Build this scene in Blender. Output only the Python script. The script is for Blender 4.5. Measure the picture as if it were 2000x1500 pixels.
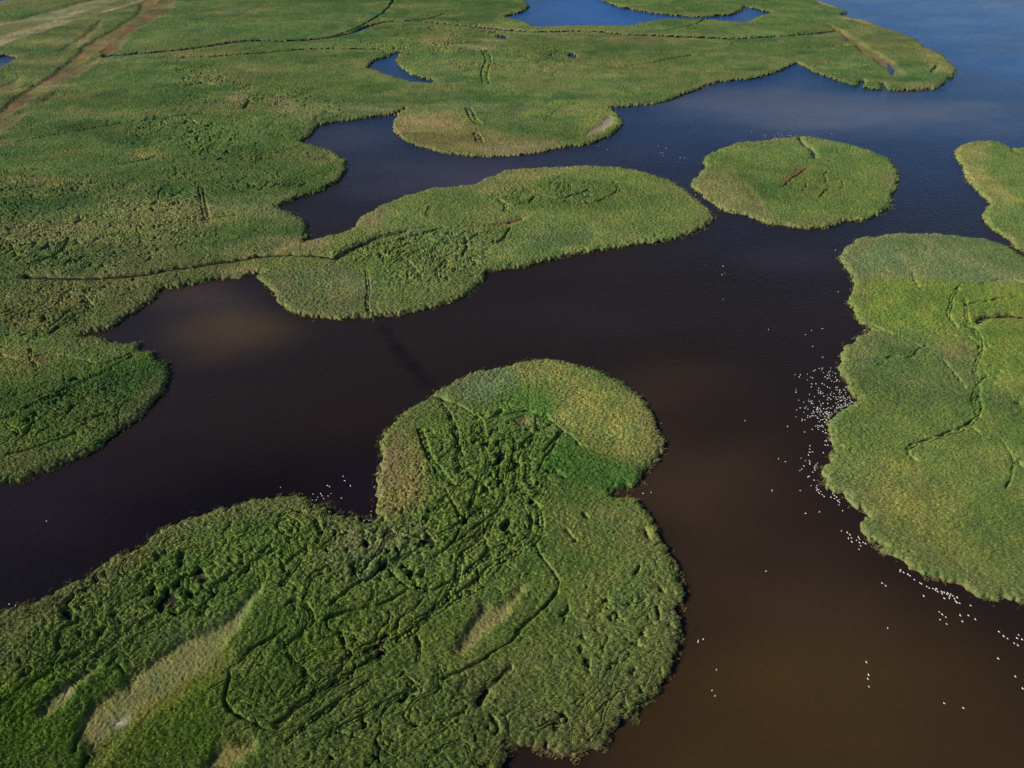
import bpy, math
import numpy as np
from mathutils import Vector

# ------------------------------------------------------------------ camera, sky, sun, exposure
S = bpy.context.scene
for o in list(bpy.data.objects): bpy.data.objects.remove(o)
CAM_H = 260.0; PITCH = math.radians(42.0); FOC = 1333.0          # FOC in pixels of the 2000 px photograph
cam = bpy.data.cameras.new('camera'); camo = bpy.data.objects.new('camera', cam)
S.collection.objects.link(camo); S.camera = camo
camo.location = (0, 0, CAM_H); camo.rotation_euler = (math.pi/2 - PITCH, 0, 0)
cam.sensor_width = 36; cam.lens = 36*FOC/2000; cam.clip_end = 60000; cam.clip_start = 1

SUN_EL = math.radians(32.0)
SUN_AZ = math.radians(-100.0)      # measured from +Y towards +X : the sun stands to the left, a little behind the camera
sun = bpy.data.lights.new('sun', 'SUN'); suno = bpy.data.objects.new('sun', sun); S.collection.objects.link(suno)
sd = Vector((math.sin(SUN_AZ)*math.cos(SUN_EL), math.cos(SUN_AZ)*math.cos(SUN_EL), math.sin(SUN_EL)))
suno.rotation_euler = sd.to_track_quat('Z', 'Y').to_euler(); suno.location = (-300, -50, 300)
sun.energy = 4.4; sun.angle = math.radians(0.5); sun.color = (1.0, 0.90, 0.76)
W = bpy.data.worlds.new('World'); S.world = W; W.use_nodes = True
nt = W.node_tree; bg = nt.nodes['Background']
sky = nt.nodes.new('ShaderNodeTexSky'); sky.sky_type = 'NISHITA'; sky.sun_disc = False
sky.sun_elevation = SUN_EL; sky.sun_rotation = SUN_AZ; sky.air_density = 1.0; sky.dust_density = 0.1; sky.ozone_density = 6.0
nt.links.new(sky.outputs[0], bg.inputs[0]); bg.inputs[1].default_value = 0.062
S.view_settings.view_transform = 'Standard'; S.view_settings.look = 'None'
S.view_settings.exposure = 0.75; S.view_settings.gamma = 1.0
S.render.engine = 'CYCLES'

rng = np.random.default_rng(7)
f32 = np.float32
CT, ST = math.cos(PITCH), math.sin(PITCH)
def gp(p):                                     # photograph pixel -> point on the ground
    a = (p[0]-1000)/FOC; u = (750-p[1])/FOC
    t = CAM_H/(ST - u*CT)
    return (a*t, (CT + u*ST)*t)
def G(pts, ox=0, oy=0, s=1.0):
    return np.array([gp((ox+x*s, oy+y*s)) for x, y in pts], dtype=np.float64)

# ------------------------------------------------------------------ noise
def _h(ix, iy, seed):
    h = (ix.astype(np.int64)*374761393 + iy.astype(np.int64)*668265263 + seed*974711) & 0xffffffff
    h = ((h ^ (h >> 13))*1274126177) & 0xffffffff
    h = h ^ (h >> 16)
    return (h & 0xffff).astype(f32)/f32(65535)
def vn(x, y, sc, seed=0):                      # value noise, -1..1, feature size sc metres
    x = x/sc; y = y/sc
    ix = np.floor(x); iy = np.floor(y); fx = (x-ix).astype(f32); fy = (y-iy).astype(f32)
    fx = fx*fx*(3-2*fx); fy = fy*fy*(3-2*fy)
    ix = ix.astype(np.int32); iy = iy.astype(np.int32)
    a = _h(ix, iy, seed); b = _h(ix+1, iy, seed); c = _h(ix, iy+1, seed); d = _h(ix+1, iy+1, seed)
    r = a + (b-a)*fx + (c-a)*fy + (a-b-c+d)*fx*fy
    return r*2-1
def fbm(x, y, sc, seed=0, n=3, g=.5):
    r = 0; a = 1; t = 0
    for i in range(n):
        c, s = math.cos(1.1*i+.4), math.sin(1.1*i+.4)
        r = r + a*vn(x*c-y*s, x*s+y*c, sc, seed+31*i); t += a; a *= g; sc *= .5
    return r/t
def ss(x, a, b):
    t = np.clip((x-a)/(b-a), 0, 1); return t*t*(3-2*t)

# ------------------------------------------------------------------ coarse distance fields (2 m)
CX0, CX1, CY0, CY1, CS = -1500.0, 1500.0, 30.0, 2100.0, 2.5
cx = np.arange(CX0, CX1, CS); cy = np.arange(CY0, CY1, CS)
def psdf(poly):                                # signed distance (inside > 0) on the coarse grid, far values clipped
    poly = np.asarray(poly); pad = 70
    i0 = int(np.clip((poly[:, 0].min()-pad-CX0)//CS, 0, len(cx)-1)); i1 = int(np.clip((poly[:, 0].max()+pad-CX0)//CS+1, 1, len(cx)))
    j0 = int(np.clip((poly[:, 1].min()-pad-CY0)//CS, 0, len(cy)-1)); j1 = int(np.clip((poly[:, 1].max()+pad-CY0)//CS+1, 1, len(cy)))
    X, Y = np.meshgrid(cx[i0:i1].astype(f32), cy[j0:j1].astype(f32))
    d = np.full(X.shape, 1e9, f32); ins = np.zeros(X.shape, bool); n = len(poly)
    for k in range(n):
        ax, ay = poly[k]; bx, by = poly[(k+1) % n]
        ex, ey = bx-ax, by-ay; L = ex*ex+ey*ey+1e-9
        t = np.clip(((X-f32(ax))*f32(ex)+(Y-f32(ay))*f32(ey))/f32(L), 0, 1)
        dx = X-f32(ax)-t*f32(ex); dy = Y-f32(ay)-t*f32(ey)
        d = np.minimum(d, dx*dx+dy*dy)
        c = (ay > Y) != (by > Y)
        ins ^= c & (X < (bx-ax)*(Y-ay)/((by-ay) if by != ay else 1e-9)+ax)
    d = np.sqrt(d); r = np.full((len(cy), len(cx)), -60, f32)
    r[j0:j1, i0:i1] = np.clip(np.where(ins, d, -d), -60, 60)
    return r
def samp(F, x, y):
    u = np.clip((x-CX0)/CS, 0, F.shape[1]-1.001); v = np.clip((y-CY0)/CS, 0, F.shape[0]-1.001)
    i = u.astype(np.int32); j = v.astype(np.int32); fu = (u-i).astype(f32); fv = (v-j).astype(f32)
    a = F[j, i]; b = F[j, i+1]; c = F[j+1, i]; d = F[j+1, i+1]
    return a+(b-a)*fu+(c-a)*fv+(a-b-c+d)*fu*fv

# ------------------------------------------------------------------ outlines traced on the ground
MAIN = G([(0,949),(52,938),(105,917),(175,886),(227,854),(273,819),(301,791),(324,767),(334,725),(325,711),(301,693),(273,683),(269,671),(227,669),(196,659),(170,660),(156,656),
 (210,643),(238,629),(269,608),(297,588),(311,581),(311,566),(336,564),(367,559),(402,553),(420,548),(455,545),(483,541),(507,534),(560,510),(600,490),(596,473),(602,465),(605,448),(595,430),(560,413),(539,404),
 (577,390),(630,374),(665,353),(681,332),(675,315),(651,297),(616,285),(591,278),(609,262),(623,245),(650,241),(720,231),(769,224),(792,214),(779,221),(771,231),(767,255),(790,276),(825,290),(867,301),(930,308),
 (986,307),(1042,302),(1098,290),(1157,282),(1196,266),(1217,245),(1215,231),(1198,218),(1187,210),(1210,210),(1245,208),(1297,201),(1352,180),(1405,161),(1475,154),(1517,142),(1541,131),(1552,125),(1566,128),(1590,142),
 (1625,156),(1678,171),(1720,178),(1755,178),(1790,179),(1832,173),(1849,159),(1869,145),(1867,135),(1851,119),(1835,105),(1807,96),(1790,79),(1737,59),(1695,42),(1643,31),(1655,24),(1632,12),(1597,2),(1560,-14),
 (1400,-60),(1000,-130),(300,-150),(-300,-120),(-600,0),(-700,400),(-600,800),(-300,980)])
LONG = G([(650,462),(694,446),(695,441),(706,427),(737,406),(790,385),(846,369),(895,364),(923,364),(947,350),(986,334),(1035,331),(1087,329),(1147,326),(1210,329),(1262,340),(1308,353),(1332,367),(1350,378),(1370,399),
 (1387,413),(1392,427),(1377,448),(1342,462),(1300,472),(1210,483),(1133,497),(1100,502),(1035,520),(1000,525),(951,532),(947,545),(932,562),(909,581),(860,599),(790,615),(723,620),(667,624),(647,623),(595,620),(567,611),(539,588),
 (525,567),(502,546),(509,534),(470,535),(470,510),(560,480)])
ROUND = G([(1373,315),(1375,331),(1356,350),(1349,364),(1370,385),(1405,409),(1457,423),(1492,437),(1559,447),(1615,446),(1657,434),(1692,432),(1713,422),(1741,408),(1744,385),(1758,353),(1755,336),(1734,311),(1692,294),
 (1643,280),(1594,272),(1573,269),(1545,269),(1503,275),(1440,280),(1405,294),(1380,304)])
FARR = G([(1860,301),(1877,283),(1909,276),(1951,278),(1965,285),(1979,299),(1977,290),(2000,289),(2150,292),(2300,400),(2300,600),(2120,545),(2000,495),(1982,486),(1972,472),(1930,444),(1916,423),(1933,401),(1916,383),(1888,353),(1874,322)])
RIGHT = G([(1636,507),(1650,483),(1671,469),(1720,462),(1755,457),(1818,458),(1902,467),(1954,479),(2000,508),(2120,575),(2500,800),(2600,1300),(2300,1300),(2100,1195),(2000,1178),(1958,1171),(1919,1174),(1895,1164),(1860,1143),
 (1825,1129),(1772,1113),(1755,1094),(1720,1080),(1716,1066),(1695,1050),(1678,1027),(1688,1000),(1667,992),(1650,977),(1650,966),(1622,960),(1608,942),(1600,914),(1625,893),(1636,877),(1618,860),(1615,830),(1625,814),
 (1650,798),(1678,784),(1655,763),(1650,746),(1634,721),(1639,704),(1639,690),(1671,662),(1695,644),(1671,623),(1664,602),(1653,587),(1666,567),(1666,546),(1641,515)])
FORE = G([(-300,1290),(0,1195),(35,1185),(70,1176),(105,1155),(164,1134),(196,1111),(231,1087),(280,1069),(297,1048),(339,1027),(385,1008),(434,991),(490,977),(540,968),(588,971),(606,979),(615,987),(628,987),(639,991),
 (652,1005),(661,1006),(675,1015),(694,1014),(709,1021),(718,1034),(732,1024),(749,1019),(741,1010),(731,999),(731,964),(734,944),(743,916),(741,893),(741,865),(765,830),(797,802),(846,772),(849,760),(877,751),
 (912,732),(982,718),(1007,709),(1070,704),(1122,714),(1175,728),(1220,749),(1241,767),(1262,788),(1276,816),(1294,865),(1290,893),(1273,914),(1259,931),(1238,952),(1196,963),(1203,973),(1238,973),(1255,985),(1269,1006),
 (1294,1062),(1315,1090),(1329,1136),(1340,1160),(1322,1185),(1332,1213),(1329,1262),(1322,1297),(1301,1328),(1266,1363),(1245,1395),(1210,1416),(1175,1454),(1115,1479),(1070,1468),(1000,1461),(986,1493),(975,1560),(960,1700),(-500,1700)])
LANDS = [('main', MAIN), ('long', LONG), ('round', ROUND), ('farr', FARR), ('right', RIGHT), ('fore', FORE)]
PONDS = [G([(986,34),(1021,24),(1035,13),(1026,3),(1000,-6),(1010,-18),(1150,-16),(1170,0),(1210,16),(1280,28),(1345,34),(1382,35),(1430,30),(1452,20),(1452,13),(1506,26),(1478,34),(1457,46),(1422,44),(1387,39),(1300,38),
   (1270,43),(1224,52),(1140,51),(1049,54),(1030,46)]),
 G([(720,133),(727,122),(751,114),(769,105),(781,103),(774,119),(779,131),(800,145),(825,155),(850,158),(842,164),(807,161),(765,150),(737,140)]),
 G([(970,73),(980,71),(990,75),(988,79),(976,78)]), G([(1110,109),(1118,107),(1125,111),(1122,116),(1112,114)]),
 G([(-30,118),(10,110),(30,114),(20,122),(8,128),(-5,136),(-40,130)]), G([(-60,-10),(20,-10),(18,2),(0,7),(-60,10)]),
 G([(1734,124),(1740,130),(1748,147),(1744,150),(1739,142)]), G([(1977,785),(1990,788),(1997,793),(1985,795)])]
# water-filled ditches: (points, width in metres)
DITCH = [(G([(50,545),(140,547),(270,543),(330,530),(400,520)]), 4.6), (G([(400,520),(460,512),(510,503),(560,500),(600,502),(655,507)]), 4.2), (G([(655,507),(690,490),(715,478)]), 5.0), (G([(715,478),(740,468),(790,455)]), 2.6),
 (G([(205,112),(300,105),(400,95),(480,80),(560,83),(620,80),(680,70),(725,52)]), 4.5), (G([(725,52),(750,45),(800,42),(930,55)]), 2.5), (G([(930,55),(1000,62),(1060,66),(1140,62),(1200,68),(1300,73),(1420,78)]), 4.0),
 (G([(1420,78),(1530,74),(1640,63)]), 3.0), (G([(360,115),(420,113),(520,105),(600,98),(690,97),(740,98)]), 2.5),
 (G([(1905,632),(1919,620),(1947,623),(1965,620),(2000,622),(2120,630)]), 4.2), (G([(1887,639),(1902,643)]), 4.0),
 (G([(950,1352),(937,1374)]), 3.2),
 (G([(1562,273),(1569,285),(1587,296),(1590,311)]), 2.2), (G([(1685,160),(1680,170)]), 3), (G([(1722,165),(1732,179)]), 3),
 (G([(1345,376),(1356,384),(1372,396)]), 4.0), (G([(1196,966),(1215,967),(1240,966)]), 3.5), (G([(1259,1040),(1262,1055)]), 3.0), (G([(848,773),(872,786)]), 1.4)]
# dark gullies and flattened trails through the reeds: (points, width, pair?)
TR = [(G([(868,800),(885,825),(895,850),(890,875),(905,895)]), 1.1, 1), (G([(930,815),(945,840),(940,870),(955,900),(950,930)]), 1.1, 1), (G([(1090,850),(1080,880),(1060,905),(1050,930)]), 1.6, 0),
 (G([(1065,815),(1050,840),(1025,870),(1010,900),(1015,940),(1000,970)]), 1.2, 1), (G([(870,960),(890,1000),(900,1040),(880,1070),(850,1090)]), 1.4, 0), (G([(760,1040),(800,1060),(850,1055),(900,1030),(940,1000)]), 1.2, 1),
 (G([(900,1060),(930,1030),(960,1015),(985,975)]), 1.4, 0), (G([(980,1040),(1000,1060),(985,1085),(940,1100),(905,1130)]), 1.3, 1), (G([(940,1150),(900,1175),(850,1200),(800,1235),(740,1262),(690,1290)]), 1.1, 1),
 (G([(760,1120),(790,1150),(840,1160),(880,1140)]), 1.2, 0), (G([(580,1180),(620,1200),(600,1240),(560,1270)]), 1.1, 1), (G([(640,1210),(700,1190),(760,1180),(800,1150)]), 1.1, 0),
 (G([(1915,560),(1960,548),(2010,560)]), .9, 1), (G([(1925,740),(1900,760),(1895,790)]), 1.0, 0), (G([(1700,640),(1760,665),(1830,700),(1880,760)]), .7, 1), (G([(1950,860),(1985,905),(1960,960)]), .8, 0),
 (G([(541,1427),(553,1416),(577,1391),(595,1377),(623,1367),(647,1346),(665,1335),(690,1322)]), 4.6, 0), (G([(690,1322),(720,1300),(741,1283),(765,1258),(800,1244),(825,1220),(860,1192),(895,1164),(930,1143)]), 1.8, 1),
 (G([(1045,1072),(1055,1095),(1070,1115),(1091,1143),(1087,1164),(1052,1199),(1014,1234),(1000,1255),(958,1283),(925,1305),(860,1330)]), 1.5, 0),
 (G([(1015,950),(1028,975),(1052,999),(1059,1031),(1049,1062),(1007,1090),(975,1101),(930,1140)]), 1.6, 1),
 (G([(1000,960),(1030,1000),(1040,1030),(1030,1060),(990,1085)]), 1.0, 1),
 (G([(958,1027),(947,1062),(916,1080),(895,1097),(893,1143),(874,1171),(840,1200)]), 1.7, 1),
 (G([(990,960),(975,1000),(955,1035),(930,1060)]), 1.0, 1), (G([(650,1185),(702,1139),(734,1129),(783,1094),(818,1076)]), 2.0, 0),
 (G([(469,1297),(448,1307),(451,1325),(444,1360),(448,1384),(472,1405),(507,1426),(530,1435)]), 1.6, 0), (G([(469,1297),(497,1265),(525,1255),(560,1230)]), 1.6, 0),
 (G([(119,1276),(122,1244),(133,1227),(164,1216)]), 2.6, 0), (G([(350,1206),(378,1185)]), 3.2, 0), (G([(416,1153),(418,1165),(400,1150)]), 1.6, 0), (G([(316,1206),(318,1190),(345,1175)]), 1.8, 0),
 (G([(1000,1311),(975,1328),(958,1346),(937,1374)]), 2.6, 0), (G([(979,809),(970,818)]), 3.2, 0), (G([(825,847),(832,882),(853,917),(874,942)]), 2.0, 1), (G([(868,938),(884,948)]), 4.5, 0),
 (G([(960,822),(1000,812),(1035,806),(1052,816),(1077,826),(1098,847),(1119,858),(1133,879)]), 1.8, 0), (G([(1052,816),(1048,850),(1035,875),(1028,893),(1035,914),(1028,949),(1052,960)]), 2.0, 1),
 (G([(1098,847),(1077,868),(1063,886)]), 2.2, 0), (G([(846,772),(877,788),(895,797),(930,820)]), 1.4, 0), (G([(1100,935),(1085,925)]), 3.0, 0), (G([(1028,945),(1055,960),(1040,975)]), 3.0, 0),
 (G([(900,880),(890,900),(905,930),(930,940)]), .9, 1), (G([(960,900),(940,930),(925,960),(915,1000)]), .9, 1), (G([(1000,850),(1010,880),(1000,920),(985,960)]), .9, 1), (G([(890,840),(885,860),(900,880),(925,870),(935,850)]), .9, 1),
 (G([(1874,562),(1856,581),(1853,602),(1851,627),(1867,648),(1888,665),(1909,676),(1912,697)]), 1.1, 1),
 (G([(1879,590),(1884,620),(1895,641),(1905,665),(1912,697),(1902,718),(1905,749),(1909,774),(1898,795),(1909,816),(1895,830),(1881,840),(1846,854),(1807,865),(1783,874),(1765,882),(1767,893),(1785,905)]), 1.2, 1),
 (G([(1900,640),(1915,665),(1918,690)]), 1.4, 0), (G([(1910,775),(1916,800),(1908,820)]), 1.6, 0), (G([(1898,842),(1912,852),(1914,868)]), 1.1, 0), (G([(1781,543),(1785,555),(1797,571)]), .9, 1), (G([(1880,600),(1920,595),(1960,585),(2040,588)]), .7, 1),
 (G([(1710,720),(1740,700),(1770,710),(1790,690),(1805,680)]), .6, 1), (G([(1990,908),(2000,920),(1985,912)]), 2, 0),
 (G([(1576,332),(1560,345),(1545,353),(1527,371)]), .9, 0), (G([(1614,340),(1610,362)]), .5, 1), (G([(1575,362),(1568,380)]), .4, 1), (G([(1620,372),(1600,385),(1597,398)]), .5, 1), (G([(1645,360),(1643,372)]), .4, 1),
 (G([(909,470),(912,485),(905,504)]), 2.2, 0), (G([(905,480),(935,462)]), 1.8, 0), (G([(700,500),(740,485),(800,470),(870,450)]), 1.2, 1), (G([(655,507),(700,483),(745,462),(830,447),(950,449),(1021,430)]), 1.0, 0),
 (G([(716,536),(720,578),(716,595),(723,616)]), 1.2, 1), (G([(785,505),(800,525),(822,545)]), 1.2, 1), (G([(870,515),(855,530),(855,548)]), 1.2, 1), (G([(995,450),(985,470),(970,480)]), 2, 0),
 (G([(1035,400),(1045,385),(1075,388),(1095,395),(1120,385),(1150,375)]), 1.5, 0), (G([(975,395),(990,405),(985,415)]), 1.5, 1), (G([(840,410),(835,425)]), 1.3, 1), (G([(1200,360),(1210,378),(1180,395),(1130,405)]), 1.2, 1),
 (G([(392,371),(399,402),(402,420),(406,437)]), 2.0, 1), (G([(0,378),(60,370),(130,368),(200,360),(290,357),(370,350)]), 2.2, 0), (G([(0,395),(60,385),(150,383)]), 1.6, 0), (G([(0,340),(120,333),(215,328),(300,315)]), 1.4, 0),
 (G([(230,440),(300,440),(380,438),(460,425)]), 1.4, 0), (G([(60,520),(100,508),(125,495),(135,470)]), 2.5, 0), (G([(500,455),(540,455)]), 2, 0), (G([(325,455),(365,454)]), 2.5, 0), (G([(5,472),(25,474)]), 3, 0), (G([(20,452),(80,446)]), 2.5, 0),
 (G([(165,585),(180,600),(185,612),(175,605)]), 1.4, 1), (G([(5,700),(60,710),(100,690),(150,705),(200,720),(260,695)]), 1.2, 0), (G([(60,690),(75,730)]), .9, 1), (G([(0,830),(60,800),(120,770),(200,735),(262,702)]), 1.2, 1),
 (G([(20,895),(80,878),(150,850)]), 2.2, 0), (G([(185,822),(200,815)]), 3.5, 0), (G([(55,850),(70,830)]), 3.5, 0), (G([(135,812),(148,802)]), 3, 0),
 (G([(0,180),(60,172),(120,165)]), 1.5, 0), (G([(280,240),(330,232),(400,225)]), 2, 0), (G([(0,285),(50,278),(120,265),(230,245),(350,235)]), 1.4, 0), (G([(370,170),(400,165),(420,170)]), 4, 0), (G([(480,215),(490,200)]), 3, 0),
 (G([(950,165),(945,140),(955,120),(950,105)]), 3, 1), (G([(1150,135),(1190,135),(1250,130),(1300,120),(1350,110)]), 2.5, 0), (G([(800,110),(870,112),(950,118),(1050,125),(1150,135)]), 1.6, 0), (G([(1300,74),(1420,88),(1560,98),(1650,92)]), 2.2, 0),
 (G([(650,75),(700,58),(755,25),(770,0)]), 2.2, 0), (G([(740,40),(820,45),(870,30)]), 2.2, 0), (G([(915,215),(925,235),(935,245)]), 2.5, 1), (G([(930,265),(938,280)]), 2.5, 1), (G([(1820,145),(1832,132)]), 3, 0),
 (G([(1300,63),(1360,50),(1375,40)]), 1.5, 0),
 (G([(550,1012),(565,1000),(600,1005),(625,1030),(630,1060),(600,1080),(575,1090),(560,1110)]), .9, 1), (G([(608,1060),(590,1100),(550,1150)]), .9, 1), (G([(548,1105),(556,1122)]), 2.4, 0), (G([(560,1020),(590,1040),(575,1058),(545,1045),(540,1025),(560,1018)]), .7, 0),
 (G([(225,1205),(235,1225),(235,1240)]), 1.2, 1), (G([(180,1300),(240,1250),(300,1215)]), .8, 1), (G([(240,1245),(320,1200),(400,1160),(470,1120),(540,1080)]), .8, 1), (G([(560,1190),(570,1180),(590,1178)]), 2, 0),
 (G([(672,1220),(668,1245),(685,1275),(680,1300)]), .9, 1), (G([(815,1250),(822,1270),(812,1300)]), .9, 1), (G([(820,1085),(830,1110),(825,1130)]), .9, 1), (G([(565,1285),(590,1310),(620,1340)]), .8, 1),
 (G([(1010,1240),(1012,1250)]), 1, 1), (G([(865,1410),(890,1408),(905,1400)]), 2.0, 0), (G([(1083,1430),(1090,1415)]), 3, 0), (G([(960,1405),(975,1430),(968,1440)]), 2.6, 0), (G([(650,1440),(720,1400),(790,1360)]), .8, 1), (G([(560,1460),(640,1390),(720,1340)]), .9, 1),
 (G([(0,1380),(60,1345),(130,1300),(190,1260)]), .8, 1), (G([(150,1470),(152,1448),(170,1420)]), 2.0, 0), (G([(235,1302),(245,1318)]), 1.6, 0), (G([(165,1500),(172,1480)]), 2, 0), (G([(1138,1008),(1143,1014)]), 3, 0), (G([(1108,1046),(1122,1064)]), 2.5, 0), (G([(1240,1125),(1247,1112)]), 2.2, 0),
 (G([(1290,1155),(1296,1162)]), 2.6, 0), (G([(1283,1193),(1286,1218)]), 2.4, 0), (G([(1210,1210),(1216,1218)]), 1.6, 0), (G([(1105,1180),(1110,1200),(1090,1215)]), 1.0, 0)]

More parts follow.
